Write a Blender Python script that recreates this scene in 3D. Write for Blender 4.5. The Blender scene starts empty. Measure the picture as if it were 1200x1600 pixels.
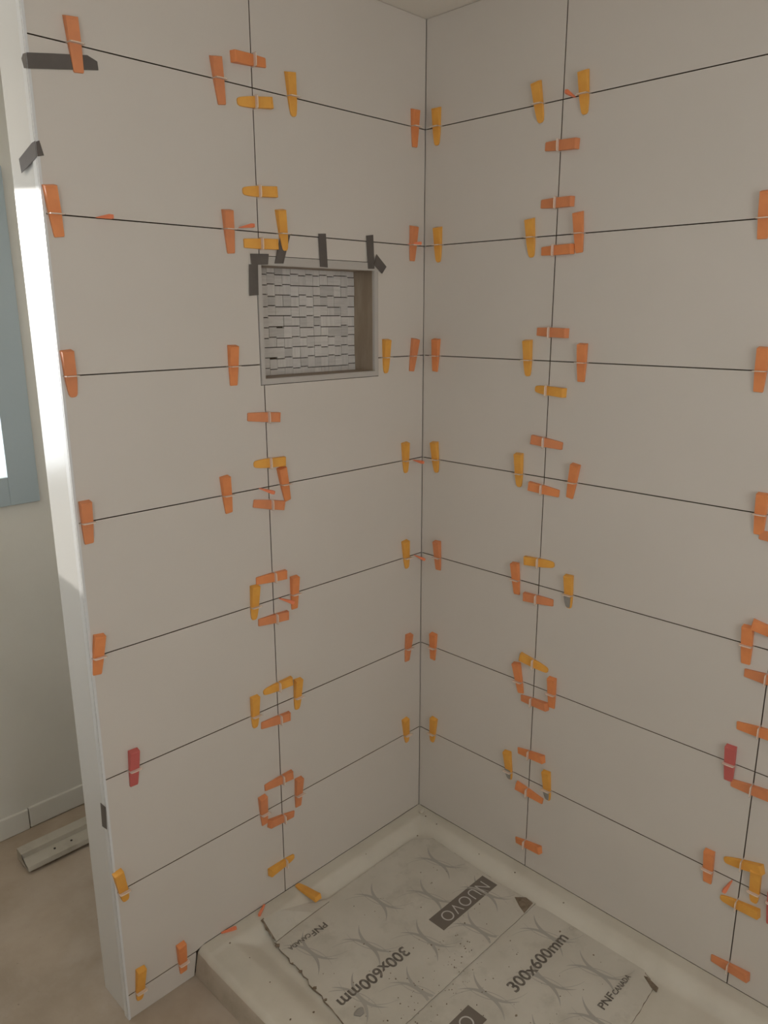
import bpy, bmesh, math, random
from mathutils import Vector, Matrix

# ------------------------------------------------------------------ camera, light, exposure
S = bpy.context.scene
COL = S.collection
cam_data = bpy.data.cameras.new('camera')
cam = bpy.data.objects.new('camera', cam_data)
COL.objects.link(cam)
_r = Vector((0.7041916, -0.7100041, -0.0028940))
_d = Vector((-0.1791094, -0.1736960, -0.9683747))
_f = Vector((0.6870473, 0.6824397, -0.2495363))
_m = Matrix.Identity(4)
for _i in range(3):
    _m[_i][0], _m[_i][1], _m[_i][2] = _r[_i], -_d[_i], -_f[_i]
_m.translation = Vector((-1.71767, -1.54163, 1.63372))
cam.matrix_world = _m
cam_data.sensor_fit = 'HORIZONTAL'
cam_data.sensor_width = 36.0
cam_data.lens = 36.0 * 1203.0 / 1200.0
cam_data.clip_start = 0.02
S.camera = cam

W = bpy.data.worlds.new('daylight')
S.world = W
W.use_nodes = True
W.node_tree.nodes['Background'].inputs[0].default_value = (0.78, 0.88, 1.0, 1)
W.node_tree.nodes['Background'].inputs[1].default_value = 3.0

S.view_settings.view_transform = 'Standard'
S.view_settings.look = 'None'
S.view_settings.gamma = 1.0
S.view_settings.use_curve_mapping = False
S.view_settings.exposure = 0.0

def area(name, loc, target, sx, sy, power, color):
    l = bpy.data.lights.new(name, 'AREA')
    l.shape = 'RECTANGLE'
    l.size, l.size_y = sx, sy
    l.energy = power
    l.color = color
    o = bpy.data.objects.new(name, l)
    COL.objects.link(o)
    o.location = loc
    d = Vector(target) - Vector(loc)
    o.rotation_euler = d.to_track_quat('-Z', 'Y').to_euler()
    return o

# daylight of the far window; side and front area lights are added fill
area('far_window_daylight', (-1.37, 1.02, 1.55), (-1.37, 0.0, 1.50), 0.98, 0.80, 6.0, (0.93, 0.98, 1.0))
area('added_side_fill', (-2.36, -1.45, 1.62), (-1.0, -0.4, 1.50), 0.90, 1.05, 1.0, (1.0, 0.95, 0.88))  # added fill for the shower, out of view at the left
area('added_front_fill', (-1.15, -2.76, 1.60), (-1.15, 0.0, 1.50), 0.90, 1.10, 7.6, (1.0, 0.90, 0.78))  # added fill from behind the camera, brightens the tiled walls
# low sun slanting in through the far window onto the free end of the stub wall
_s = bpy.data.lights.new('sun', 'SUN')
_s.energy = 3.0
_s.angle = math.radians(1.2)
_s.color = (1.0, 0.97, 0.92)
_so = bpy.data.objects.new('sun', _s)
COL.objects.link(_so)
_so.location = (-2.5, 3.0, 2.2)
_so.rotation_euler = Vector((0.5, -1.0, -0.10)).to_track_quat('-Z', 'Y').to_euler()

# ------------------------------------------------------------------ materials
def mat(name, rgb, rough=0.6, spec=0.5, noise=None, bump=None, metal=0.0, coat=0.0):
    """noise = (scale, amount, rgb2, detail) colour variation; bump = (scale, strength)"""
    m = bpy.data.materials.new(name)
    m.use_nodes = True
    nt = m.node_tree
    b = nt.nodes['Principled BSDF']
    b.inputs['Base Color'].default_value = (*rgb, 1)
    b.inputs['Roughness'].default_value = rough
    b.inputs['Metallic'].default_value = metal
    b.inputs['Specular IOR Level'].default_value = spec
    b.inputs['Coat Weight'].default_value = coat
    tc = nt.nodes.new('ShaderNodeTexCoord')
    if noise:
        sc, lo, hi, rgb2, det = noise
        n = nt.nodes.new('ShaderNodeTexNoise')
        n.inputs['Scale'].default_value = sc
        n.inputs['Detail'].default_value = det
        n.inputs['Roughness'].default_value = 0.6
        nt.links.new(tc.outputs['Object'], n.inputs['Vector'])
        r = nt.nodes.new('ShaderNodeMapRange')
        r.inputs['From Min'].default_value = lo
        r.inputs['From Max'].default_value = hi
        nt.links.new(n.outputs['Fac'], r.inputs['Value'])
        mx = nt.nodes.new('ShaderNodeMix')
        mx.data_type = 'RGBA'
        mx.inputs['A'].default_value = (*rgb, 1)
        mx.inputs['B'].default_value = (*rgb2, 1)
        nt.links.new(r.outputs['Result'], mx.inputs['Factor'])
        nt.links.new(mx.outputs['Result'], b.inputs['Base Color'])
    if bump:
        n2 = nt.nodes.new('ShaderNodeTexNoise')
        n2.inputs['Scale'].default_value = bump[0]
        n2.inputs['Detail'].default_value = 4
        nt.links.new(tc.outputs['Object'], n2.inputs['Vector'])
        bp = nt.nodes.new('ShaderNodeBump')
        bp.inputs['Strength'].default_value = bump[1]
        bp.inputs['Distance'].default_value = 0.01
        nt.links.new(n2.outputs['Fac'], bp.inputs['Height'])
        nt.links.new(bp.outputs['Normal'], b.inputs['Normal'])
    return m

def dirty(m, items):
    """layer extra procedural marks over a material: (scale, lo, hi, rgb, stretch)"""
    nt = m.node_tree
    b = nt.nodes['Principled BSDF']
    tc = [n for n in nt.nodes if n.type == 'TEX_COORD'][0]
    inp = b.inputs['Base Color']
    src = inp.links[0].from_socket if inp.is_linked else None
    base = tuple(inp.default_value)
    for k, (sc, lo, hi, rgb, st) in enumerate(items):
        mp = nt.nodes.new('ShaderNodeMapping')
        mp.inputs['Scale'].default_value = st
        mp.inputs['Location'].default_value = (3.1 * k, 1.7, 0.4)
        nt.links.new(tc.outputs['Object'], mp.inputs['Vector'])
        n = nt.nodes.new('ShaderNodeTexNoise')
        n.inputs['Scale'].default_value = sc
        n.inputs['Detail'].default_value = 6
        n.inputs['Roughness'].default_value = 0.65
        nt.links.new(mp.outputs['Vector'], n.inputs['Vector'])
        r = nt.nodes.new('ShaderNodeMapRange')
        r.inputs['From Min'].default_value = lo
        r.inputs['From Max'].default_value = hi
        nt.links.new(n.outputs['Fac'], r.inputs['Value'])
        mx = nt.nodes.new('ShaderNodeMix')
        mx.data_type = 'RGBA'
        mx.inputs['A'].default_value = base
        if src:
            nt.links.new(src, mx.inputs['A'])
        mx.inputs['B'].default_value = (*rgb, 1)
        nt.links.new(r.outputs['Result'], mx.inputs['Factor'])
        src = mx.outputs['Result']
    nt.links.new(src, inp)
    return m

M = {}
M['tile'] = mat('white satin porcelain', (0.67, 0.605, 0.53), 0.42, 0.4, noise=(2.2, 0.35, 0.7, (0.645, 0.585, 0.51), 3))
M['tile_body'] = mat('mortar stained tile side', (0.16, 0.12, 0.085), 0.9, 0.1)
M['paint'] = mat('white wall paint', (0.71, 0.675, 0.60), 0.75, 0.3, noise=(3.0, 0.4, 0.7, (0.67, 0.635, 0.56), 4), bump=(60, 0.05))
M['gloss_paint'] = mat('semi gloss white paint', (0.72, 0.70, 0.66), 0.22, 0.5, bump=(9, 0.03))
M['ceiling'] = mat('ceiling paint', (0.84, 0.78, 0.69), 0.85, 0.2, noise=(2.0, 0.4, 0.7, (0.81, 0.75, 0.66), 3))
M['mortar'] = mat('dark mortar bed', (0.075, 0.055, 0.038), 0.95, 0.1)
M['trim'] = mat('white edge trim', (0.72, 0.71, 0.69), 0.35, 0.5)
M['pan'] = mat('dusty white acrylic', (0.66, 0.605, 0.50), 0.38, 0.45, noise=(4.0, 0.42, 0.75, (0.56, 0.505, 0.405), 5))
dirty(M['pan'], [(38, 0.72, 0.77, (0.36, 0.32, 0.26), (1, 1, 1))])
M['pan_side'] = mat('dusty curb side', (0.50, 0.425, 0.335), 0.7, 0.3, noise=(14, 0.4, 0.7, (0.40, 0.335, 0.255), 5))
M['floor'] = mat('dusty subfloor', (0.46, 0.37, 0.28), 0.9, 0.15, noise=(3.5, 0.35, 0.68, (0.36, 0.285, 0.21), 6), bump=(25, 0.15))
dirty(M['floor'], [(1.6, 0.5, 0.72, (0.50, 0.42, 0.34), (1, 1, 1)), (45, 0.68, 0.75, (0.22, 0.17, 0.13), (1, 1, 1))])
M['card'] = mat('white printed cardboard', (0.62, 0.57, 0.48), 0.6, 0.3, noise=(5.0, 0.4, 0.75, (0.53, 0.485, 0.40), 5), bump=(7, 0.12))
dirty(M['card'], [(9, 0.54, 0.75, (0.47, 0.43, 0.35), (1, 1, 1)), (60, 0.70, 0.76, (0.34, 0.29, 0.22), (1, 1, 1))])
M['card_edge'] = mat('torn brown cardboard', (0.27, 0.21, 0.15), 0.9, 0.1, noise=(60, 0.4, 0.7, (0.16, 0.12, 0.08), 3))
M['ink_swirl'] = mat('faded grey swirl print', (0.42, 0.385, 0.33), 0.6, 0.3)
M['ink_dark'] = mat('dark print', (0.13, 0.11, 0.09), 0.6, 0.3, noise=(90, 0.45, 0.7, (0.26, 0.23, 0.19), 3))
M['ink_panel'] = mat('brown print panel', (0.185, 0.155, 0.125), 0.55, 0.3)
M['ink_white'] = mat('knocked out white lettering', (0.58, 0.55, 0.50), 0.6, 0.3)
M['orange'] = mat('orange plastic', (0.84, 0.30, 0.105), 0.45, 0.4, noise=(30, 0.4, 0.7, (0.78, 0.27, 0.095), 2))
M['orange2'] = mat('worn orange plastic', (0.76, 0.28, 0.115), 0.48, 0.4, noise=(30, 0.4, 0.7, (0.70, 0.26, 0.11), 2))
M['yellow'] = mat('amber plastic', (0.86, 0.42, 0.075), 0.45, 0.4, noise=(30, 0.4, 0.7, (0.80, 0.37, 0.065), 2))
M['red'] = mat('red plastic', (0.60, 0.14, 0.12), 0.5, 0.35)
M['shim'] = mat('small orange plastic', (0.90, 0.26, 0.12), 0.4, 0.5)
M['residue'] = mat('grey mortar residue', (0.34, 0.31, 0.27), 0.95, 0.1, bump=(120, 0.3))
M['tape'] = mat('dark grey tape', (0.115, 0.098, 0.085), 0.5, 0.4, noise=(25, 0.4, 0.7, (0.13, 0.11, 0.095), 3))
M['frame'] = mat('brushed niche trim', (0.53, 0.49, 0.44), 0.35, 0.5, metal=0.15)
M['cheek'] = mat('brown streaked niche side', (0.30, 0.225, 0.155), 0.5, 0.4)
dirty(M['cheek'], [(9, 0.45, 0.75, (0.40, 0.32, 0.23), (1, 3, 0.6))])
M['window_frame'] = mat('grey blue window frame', (0.40, 0.46, 0.475), 0.4, 0.5, noise=(2, 0.4, 0.7, (0.37, 0.43, 0.445), 2))
M['wood_scrap'] = mat('white painted scrap', (0.50, 0.455, 0.375), 0.6, 0.3, noise=(12, 0.5, 0.75, (0.42, 0.37, 0.30), 4))
M['screw'] = mat('dark screw hole', (0.04, 0.035, 0.03), 0.6, 0.4, noise=(80, 0.4, 0.7, (0.06, 0.05, 0.04), 2))
STONES = []
for k in range(7):
    v = [0.66, 0.64, 0.69, 0.65, 0.62, 0.70, 0.55][k]
    m = mat('grey mosaic stone', (v, v * 0.93, v * 0.85), 0.5, 0.4)
    dirty(m, [(30, 0.4, 0.8, (v * 0.82, v * 0.76, v * 0.69), (5, 1, 0.5) if k % 2 else (0.6, 1, 6))])
    STONES.append(m)

def translucent(name, rgb, alpha, rough=0.35):
    m = bpy.data.materials.new(name)
    m.use_nodes = True
    nt = m.node_tree
    b = nt.nodes['Principled BSDF']
    b.inputs['Base Color'].default_value = (*rgb, 1)
    b.inputs['Roughness'].default_value = rough
    out = nt.nodes['Material Output']
    tr = nt.nodes.new('ShaderNodeBsdfTransparent')
    mx = nt.nodes.new('ShaderNodeMixShader')
    n = nt.nodes.new('ShaderNodeTexNoise')
    n.inputs['Scale'].default_value = 40
    r = nt.nodes.new('ShaderNodeMapRange')
    r.inputs['To Min'].default_value = alpha - 0.05
    r.inputs['To Max'].default_value = alpha + 0.05
    nt.links.new(n.outputs['Fac'], r.inputs['Value'])
    nt.links.new(r.outputs['Result'], mx.inputs['Fac'])
    nt.links.new(tr.outputs[0], mx.inputs[1])
    nt.links.new(b.outputs[0], mx.inputs[2])
    nt.links.new(mx.outputs[0], out.inputs['Surface'])
    return m
M['clip'] = translucent('frosted clip plastic', (0.95, 0.80, 0.68), 0.50)
M['clip_edge'] = translucent('frosted clip rim', (0.93, 0.80, 0.66), 0.85)
M['glow'] = mat('added lamp diffuser', (0.8, 0.76, 0.68), 0.5)  # glow of the added, unseen ceiling lamp
M['glow'].node_tree.nodes['Principled BSDF'].inputs['Emission Color'].default_value = (1.0, 0.84, 0.66, 1)
M['glow'].node_tree.nodes['Principled BSDF'].inputs['Emission Strength'].default_value = 2.0
M['pane'] = translucent('window pane glass', (0.9, 0.95, 0.95), 0.10, 0.05)

# ------------------------------------------------------------------ helpers
def link(name, me, m=None, parent=None, kind=None):
    o = bpy.data.objects.new(name, me)
    COL.objects.link(o)
    if m is not None and me is not None and not me.materials:
        me.materials.append(m)
    if parent:
        o.parent = parent
    if kind:
        o['kind'] = kind
    return o

def tag(o, label, cat, group=None):
    o['label'] = label
    o['category'] = cat
    if group:
        o['group'] = group
    return o

def empty(name, loc=(0, 0, 0)):
    o = bpy.data.objects.new(name, None)
    o.empty_display_size = 0.05
    COL.objects.link(o)
    o.location = loc
    return o

def to_mesh(name, bm):
    bmesh.ops.recalc_face_normals(bm, faces=bm.faces)
    me = bpy.data.meshes.new(name)
    bm.to_mesh(me)
    bm.free()
    return me

def add_box(bm, x0, x1, y0, y1, z0, z1):
    v = [bm.verts.new((x, y, z)) for x in (x0, x1) for y in (y0, y1) for z in (z0, z1)]
    for f in ((0, 1, 3, 2), (4, 6, 7, 5), (0, 4, 5, 1), (2, 3, 7, 6), (0, 2, 6, 4), (1, 5, 7, 3)):
        bm.faces.new([v[i] for i in f])

def box(name, x0, x1, y0, y1, z0, z1, m, parent=None, kind=None, bevel=0):
    bm = bmesh.new()
    add_box(bm, x0, x1, y0, y1, z0, z1)
    if bevel:
        bmesh.ops.bevel(bm, geom=bm.edges[:], offset=bevel, segments=2, affect='EDGES', profile=0.6)
    return link(name, to_mesh(name, bm), m, parent, kind)

def boxes(name, lst, m, parent=None, kind=None):
    bm = bmesh.new()
    for b in lst:
        add_box(bm, *b)
    return link(name, to_mesh(name, bm), m, parent, kind)

def prism(bm, pts, f0, f1):
    """pts 2-D outline; f0, f1 map (a, b) -> 3-D for the two caps"""
    a = [bm.verts.new(f0(*p)) for p in pts]
    b = [bm.verts.new(f1(*p)) for p in pts]
    bm.faces.new(a)
    bm.faces.new(b[::-1])
    n = len(pts)
    for i in range(n):
        bm.faces.new((a[i], a[(i + 1) % n], b[(i + 1) % n], b[i]))

def plate(name, wall, pts, n0, n1, m, parent=None, kind=None):
    """a flat piece on wall A (pts = x, z) or wall B (pts = y, z); n measured out of the wall into the shower"""
    bm = bmesh.new()
    if wall == 'A':
        prism(bm, pts, lambda u, z: (u, -n0, z), lambda u, z: (u, -n1, z))
    elif wall == 'B':
        prism(bm, pts, lambda u, z: (-n0, u, z), lambda u, z: (-n1, u, z))
    elif wall == 'E':       # free end face of the stub wall, pts = y, z
        prism(bm, pts, lambda u, z: (-UE - n0, u, z), lambda u, z: (-UE - n1, u, z))
    else:                   # lying, pts = x, y
        prism(bm, pts, lambda u, v: (u, v, n0), lambda u, v: (u, v, n1))
    bm.normal_update()
    bmesh.ops.triangulate(bm, faces=[f for f in bm.faces if len(f.verts) > 4])
    return link(name, to_mesh(name, bm), m, parent, kind)

# ------------------------------------------------------------------ dimensions (metres)
UE, UV = 1.0724, 0.5779         # free end and vertical joint of the left wall, from the corner
W1, W2 = 0.4346, 1.0406         # vertical joints of the right wall
W3 = W2 + 0.606
ZT, HH = 2.1212, 0.303          # height of the top joint, course height
def zrow(k): return ZT - (k - 1) * HH
ZC, ZP, ZF = 2.3907, 0.0069, -0.071     # ceiling, pan edge, floor
CURB = 0.87
G = 0.00125                      # half a joint
YB = 0.942                      # far wall
XS, YF = -2.3, -2.7             # side wall and the wall behind the camera
random.seed(7)

# ------------------------------------------------------------------ setting
box('floor', XS - 0.1, 0.1, YF - 0.1, YB + 0.1, ZF - 0.06, ZF, M['floor'], kind='structure')
box('ceiling', XS - 0.1, 0.1, YF - 0.1, YB + 0.1, ZC, ZC + 0.05, M['ceiling'], kind='structure')

# left wall: a tiled stub wall
NX0, NX1, NZ0, NZ1 = -0.5884, -0.1862, 1.4650, 1.7668      # cut-out for the niche
def holed(name, x0, x1, y0, y1, m, parent=None, kind=None):
    return boxes(name, [(x0, NX0, y0, y1, ZF, ZC), (NX1, x1, y0, y1, ZF, ZC), (NX0, NX1, y0, y1, ZF, NZ0), (NX0, NX1, y0, y1, NZ1, ZC)], m, parent, kind)
wl = holed('wall_left', -UE + 0.003, 0.0, 0.0125, 0.135, M['gloss_paint'], kind='structure')
holed('mortar_bed', -UE + 0.006, -0.0, 0.008, 0.0125, M['mortar'], wl)
box('drywall', NX0, NX1, 0.118, 0.134, NZ0, NZ1, M['paint'], wl)
def tile(parent, wall, pts, nj=0.0):
    o = plate('tile', wall, pts, -0.0085, nj, M['tile'], parent)
    o.data.materials.append(M['tile_body'])
    for f in o.data.polygons:       # the unglazed, mortar-stained sides seen in the joints
        if abs(f.normal[1 if wall == 'A' else 0]) < 0.5:
            f.material_index = 1
    return o
def rect(u0, u1, z0, z1): return [(u0, z0), (u1, z0), (u1, z1), (u0, z1)]
levels = [ZC - 0.001] + [zrow(k) for k in range(1, 8)]
for k in range(8):
    zt = levels[k] - (G if k else 0)
    zb = (levels[k + 1] + G) if k < 7 else None
    a0, a1, b0, b1 = -UE + 0.0005, -UV - G, -UV + G, -G
    j = lambda: random.uniform(-0.0002, 0.0002)
    if k < 7 and k not in (2, 3):
        tile(wl, 'A', rect(a0, a1, zb, zt), j())
        tile(wl, 'A', rect(b0, b1, zb, zt), j())
    elif k == 2:        # the niche bites into this course
        tile(wl, 'A', [(a0, zb), (NX0, zb), (NX0, NZ1), (a1, NZ1), (a1, zt), (a0, zt)], j())
        tile(wl, 'A', [(NX1, zb), (b1, zb), (b1, zt), (b0, zt), (b0, NZ1), (NX1, NZ1)], j())
    elif k == 3:
        tile(wl, 'A', [(a0, zb), (a1, zb), (a1, NZ0), (NX0, NZ0), (NX0, zt), (a0, zt)], j())
        tile(wl, 'A', [(b0, zb), (b1, zb), (b1, zt), (NX1, zt), (NX1, NZ0), (b0, NZ0)], j())
    else:               # bottom course: down to the pan, and past the curb down to the joint
        z8 = zrow(8) + G
        tile(wl, 'A', [(a0, z8), (-0.8760, z8), (-0.8690, 0.0035), (-0.8590, 0.0062), (-0.8480, ZP + 0.0015), (a1, ZP + 0.0015), (a1, zt), (a0, zt)])
        tile(wl, 'A', rect(b0, b1, ZP + 0.0015, zt))
tile(wl, 'A', [(-UE + 0.0005, ZF + 0.001), (-0.8870, ZF + 0.001), (-0.8815, -0.040), (-0.8765, -0.008), (-0.8765, zrow(8) - G), (-UE + 0.0005, zrow(8) - G)])
# white metal edge trim running up the free end: the bead at the tile face and the leg on the end face
boxes('edge_trim', [(-UE - 0.0015, -UE + 0.004, -0.0012, 0.0022, ZF, ZC), (-UE - 0.0005, -UE + 0.004, 0.0022, 0.0036, ZF, ZC),
                    (-UE - 0.0018, -UE + 0.003, 0.0036, 0.0195, ZF, ZC)], M['trim'], wl)

# right wall
wr = box('wall_right', 0.0125, 0.10, YF, YB, ZF, ZC, M['paint'], kind='structure')
box('mortar_bed', 0.008, 0.0125, -W3, 0.0, ZF, ZC, M['mortar'], wr)
cols = [(-W1 + G, -G), (-W2 + G, -W1 - G), (-W3 + G, -W2 - G)]
for k in range(8):
    zt = levels[k] - (G if k else 0)
    zb = (levels[k + 1] + G) if k < 7 else ZP + 0.0015
    for u0, u1 in cols:
        tile(wr, 'B', rect(u0, u1, zb, zt), random.uniform(-0.0002, 0.0002))
box('drywall', 0.0, 0.0125, YF, -W3, ZF, ZC, M['paint'], wr)
box('drywall', 0.0, 0.0125, 0.135, YB, ZF, ZC, M['paint'], wr)

def wall_with_hole(name, axis, v0, v1, u0, u1, hu0, hu1, hz0, hz1, m):
    L = []
    for a, b, c, d in ((u0, hu0, ZF, ZC), (hu1, u1, ZF, ZC), (hu0, hu1, ZF, hz0), (hu0, hu1, hz1, ZC)):
        L.append((a, b, v0, v1, c, d) if axis == 'y' else (v0, v1, a, b, c, d))
    return boxes(name, L, m, kind='structure')
# far wall with its window
FX0, FX1, FZ0, FZ1 = -1.86, -0.883, 1.147, 1.96
wall_with_hole('wall_back', 'y', YB, YB + 0.1, XS, 0.0, FX0, FX1, FZ0, FZ1, M['paint'])
def window(name, axis, v, sgn, a0, a1, z0, z1, cw, fm):
    root = empty(name)
    root['kind'] = 'structure'
    def bb(n, p0, p1, q0, q1, y0, y1, m, bev=0.002):
        y0, y1 = sorted((v + sgn * y0, v + sgn * y1))
        if axis == 'y': return box(n, p0, p1, y0, y1, q0, q1, m, root, bevel=bev)
        return box(n, y0, y1, p0, p1, q0, q1, m, root, bevel=bev)
    bb('casing', a0 - cw, a0, z0 - cw, z1 + cw, -0.016, 0.0, fm)
    bb('casing', a1, a1 + cw, z0 - cw, z1 + cw, -0.016, 0.0, fm)
    bb('casing', a0, a1, z0 - cw, z0, -0.016, 0.0, fm)
    bb('casing', a0, a1, z1, z1 + cw, -0.016, 0.0, fm)
    am = (a0 + a1) / 2
    bb('sash_bar', am - 0.015, am + 0.015, z0 + 0.0005, z1 - 0.0005, 0.03, 0.05, fm)
    bb('pane', a0 + 0.001, am - 0.0155, z0 + 0.001, z1 - 0.001, 0.038, 0.042, M['pane'], 0)
    bb('pane', am + 0.0155, a1 - 0.001, z0 + 0.001, z1 - 0.001, 0.038, 0.042, M['pane'], 0)
    return root
window('window_1', 'y', YB, 1, FX0, FX1, FZ0, FZ1, 0.09, M['window_frame'])
# side wall and wall behind camera, each with an unseen window added for light
SY0, SY1, SZ0, SZ1 = -1.90, -1.00, 1.09, 2.15
wall_with_hole('wall_side', 'x', XS - 0.1, XS, YF, YB, SY0, SY1, SZ0, SZ1, M['paint'])
window('added_window_2', 'x', XS, -1, SY0, SY1, SZ0, SZ1, 0.07, M['trim'])  # added window, out of view, opening for the side fill
FRX0, FRX1, FRZ0, FRZ1 = -1.60, -0.70, 1.0, 2.1
wall_with_hole('wall_front', 'y', YF - 0.1, YF, XS, 0.0, FRX0, FRX1, FRZ0, FRZ1, M['paint'])
window('added_window_3', 'y', YF, -1, FRX0, FRX1, FRZ0, FRZ1, 0.07, M['trim'])  # added window behind the camera, opening for the front fill

# baseboards of the far wall: two lengths with an open joint
bb = empty('baseboard_back'); bb['kind'] = 'structure'
box('baseboard_length', XS + 0.02, -0.953, YB - 0.014, YB - 0.0005, ZF + 0.001, ZF + 0.075, M['paint'], bb, bevel=0.003)
box('baseboard_length', -0.950, -0.10, YB - 0.0125, YB - 0.0005, ZF + 0.003, ZF + 0.077, M['paint'], bb, bevel=0.003)

# ------------------------------------------------------------------ shower pan
def smooth(a, b, x):
    t = min(max((x - a) / (b - a), 0), 1)
    return t * t * (3 - 2 * t)
def pan_z(x, y):
    L = 1.52
    z = -0.024
    dw = min(-x, -y)
    ledge = ZP - 0.0290 * smooth(0.036, 0.092, dw)
    z = max(z, ledge)
    z = max(z, -0.024 + 0.027 * smooth(-0.722, -0.800, x))
    z = max(z, -0.024 + 0.027 * smooth(-L + 0.16, -L + 0.13, y))
    z -= 0.013 * ((-x - (CURB - 0.018)) / 0.020) ** 2.4 if x < -(CURB - 0.018) else 0
    return z
def axis_pts(lo, hi, dense):
    p = [lo]
    while p[-1] < hi - 1e-6:
        s = 0.03
        for a, b, d in dense:
            if a <= p[-1] < b: s = d
        p.append(min(p[-1] + s, hi))
    return p
xs = axis_pts(-CURB - 0.002, -0.0004, [(-0.88, -0.84, 0.003), (-0.84, -0.70, 0.007), (-0.11, 0, 0.006)])
ys = axis_pts(-1.52, -0.0004, [(-0.11, 0, 0.006), (-1.52, -1.36, 0.01)])
bm = bmesh.new()
grid = [[bm.verts.new((x, y, pan_z(x, y))) for y in ys] for x in xs]
for i in range(len(xs) - 1):
    for j in range(len(ys) - 1):
        bm.faces.new((grid[i][j], grid[i + 1][j], grid[i + 1][j + 1], grid[i][j + 1]))
# outer skirt of the curb, slightly battered, down to the floor
low = [bm.verts.new((-CURB - 0.014, y, ZF + 0.001)) for y in ys]
mid = [bm.verts.new((-CURB - 0.009, y, -0.040)) for y in ys]
for j in range(len(ys) - 1):
    for q in ((grid[0][j], grid[0][j + 1], mid[j + 1], mid[j]), (mid[j], mid[j + 1], low[j + 1], low[j])):
        bm.faces.new(q).material_index = 1
e0 = [grid[i][0] for i in range(len(xs))]
l0 = [bm.verts.new((v.co.x - 0.012 * (i == 0), -1.524, ZF + 0.001)) for i, v in enumerate(e0)]
for i in range(len(xs) - 1):
    bm.faces.new((e0[i], l0[i], l0[i + 1], e0[i + 1]))
me = to_mesh('shower_pan', bm)
for f in me.polygons: f.use_smooth = True
me.materials.append(M['pan']); me.materials.append(M['pan_side'])
tag(link('shower_pan', me), 'dusty white acrylic shower pan with a rounded curb under the tiled walls', 'shower pan')

# mortar crumb left in the pan corner
def lump(name, loc, r, m, seed, flat=0.5, parent=None):
    rnd = random.Random(seed)
    bm = bmesh.new()
    bmesh.ops.create_icosphere(bm, subdivisions=1, radius=r)
    for v in bm.verts:
        v.co *= rnd.uniform(0.6, 1.15)
        v.co.z = max(v.co.z * flat, -r * 0.15)
    o = link(name, to_mesh(name, bm), m, parent)
    o.location = loc
    return o
tag(lump('mortar_blob', (-0.028, -0.035, ZP + 0.0025), 0.013, M['pan'], 3), 'pale mortar blob in the shower pan corner at the wall corner', 'mortar')

# ------------------------------------------------------------------ cardboard laid in the pan
def ragged(p, q, n, amp, rnd):
    p, q = Vector(p), Vector(q)
    d = q - p
    nn = Vector((-d.y, d.x)).normalized()
    return [tuple(p + d * (i / n) + nn * rnd.uniform(-amp, amp)) for i in range(n)]
def sheet(name, corners, amps, z0, z1, label, seed, loc_z=0.0):
    rnd = random.Random(seed)
    pts = []
    for i, c in enumerate(corners):
        nx = corners[(i + 1) % len(corners)]
        n = max(1, int((Vector(c) - Vector(nx)).length / 0.014)) if amps[i] else 1
        seg = ragged(c, nx, n, amps[i], rnd)
        seg[0] = tuple(c)
        pts += seg
    root = empty(name, (0, 0, 0))
    tag(root, label, 'cardboard')
    o = plate('board', 'F', pts, z0, z1, M['card'], root)
    # torn brown edge: a slightly larger ragged core layer under the white face
    cx = sum(p[0] for p in pts) / len(pts); cy = sum(p[1] for p in pts) / len(pts)
    pts2 = []
    for p in pts:
        v = Vector((p[0] - cx, p[1] - cy))
        e = rnd.uniform(-0.0005, 0.0028) if not (seed == 5 and p[1] < -0.52) and not (seed == 9 and p[1] > -0.54) else -0.001
        v = v * (1 + e / v.length)
        pts2.append((v.x + cx, v.y + cy))
    plate('torn_edge', 'F', pts2, z0 - 0.0022, z0 - 0.0001, M['card_edge'], root)
    return root
ZB = -0.0235
near = sheet('cardboard_sheet', [(-0.085, -0.532), (-0.094, -0.40), (-0.080, -0.13), (-0.13, -0.088), (-0.50, -0.094), (-0.702, -0.108), (-0.716, -0.25), (-0.728, -0.36), (-0.742, -0.532)],
             [0.0006, 0.0004, 0.0015, 0.0008, 0.0008, 0.0045, 0.0042, 0.004, 0.0008], ZB + 0.0072, ZB + 0.0086,
             'flattened white printed cardboard under the left wall with small upside-down maker lettering', 5)
far = sheet('cardboard_sheet', [(-0.090, -0.529), (-0.135, -0.529), (-0.7445, -0.529), (-0.752, -0.72), (-0.750, -0.915), (-0.45, -0.918), (-0.205, -0.913), (-0.118, -0.905), (-0.078, -0.862), (-0.062, -0.77), (-0.052, -0.66)],
            [0.0008, 0.0008, 0.004, 0.004, 0.001, 0.001, 0.002, 0.003, 0.0012, 0.0012, 0.0012], ZB + 0.0030, ZB + 0.0044,
            'flattened white printed cardboard nearer the camera along the right wall, lettering upright', 9)
ZN, ZS = ZB + 0.0088, ZB + 0.0046       # printed faces

# flap of the near sheet folded up the cove, with its brown crease
bm = bmesh.new()
fl = [(-0.500, -0.1035), (-0.56, -0.105), (-0.63, -0.1075), (-0.697, -0.112)]
fu = [(-0.500, -0.094), (-0.565, -0.066), (-0.630, -0.050), (-0.690, -0.044)]
lo = [bm.verts.new((x, y, ZN + 0.0006)) for x, y in fl]
up = [bm.verts.new((x, y, max(pan_z(x, y) + 0.002, ZN + 0.001))) for x, y in fu]
lo2 = [bm.verts.new((x, y, ZN + 0.0022)) for x, y in fl]
up2 = [bm.verts.new((v.co.x, v.co.y, v.co.z + 0.0016)) for v in up]
for i in range(3):
    bm.faces.new((lo[i], lo[i + 1], up[i + 1], up[i])); bm.faces.new((lo2[i], up2[i], up2[i + 1], lo2[i + 1]))
    bm.faces.new((lo[i], lo2[i], lo2[i + 1], lo[i + 1])); bm.faces.new((up[i], up[i + 1], up2[i + 1], up2[i]))
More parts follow.
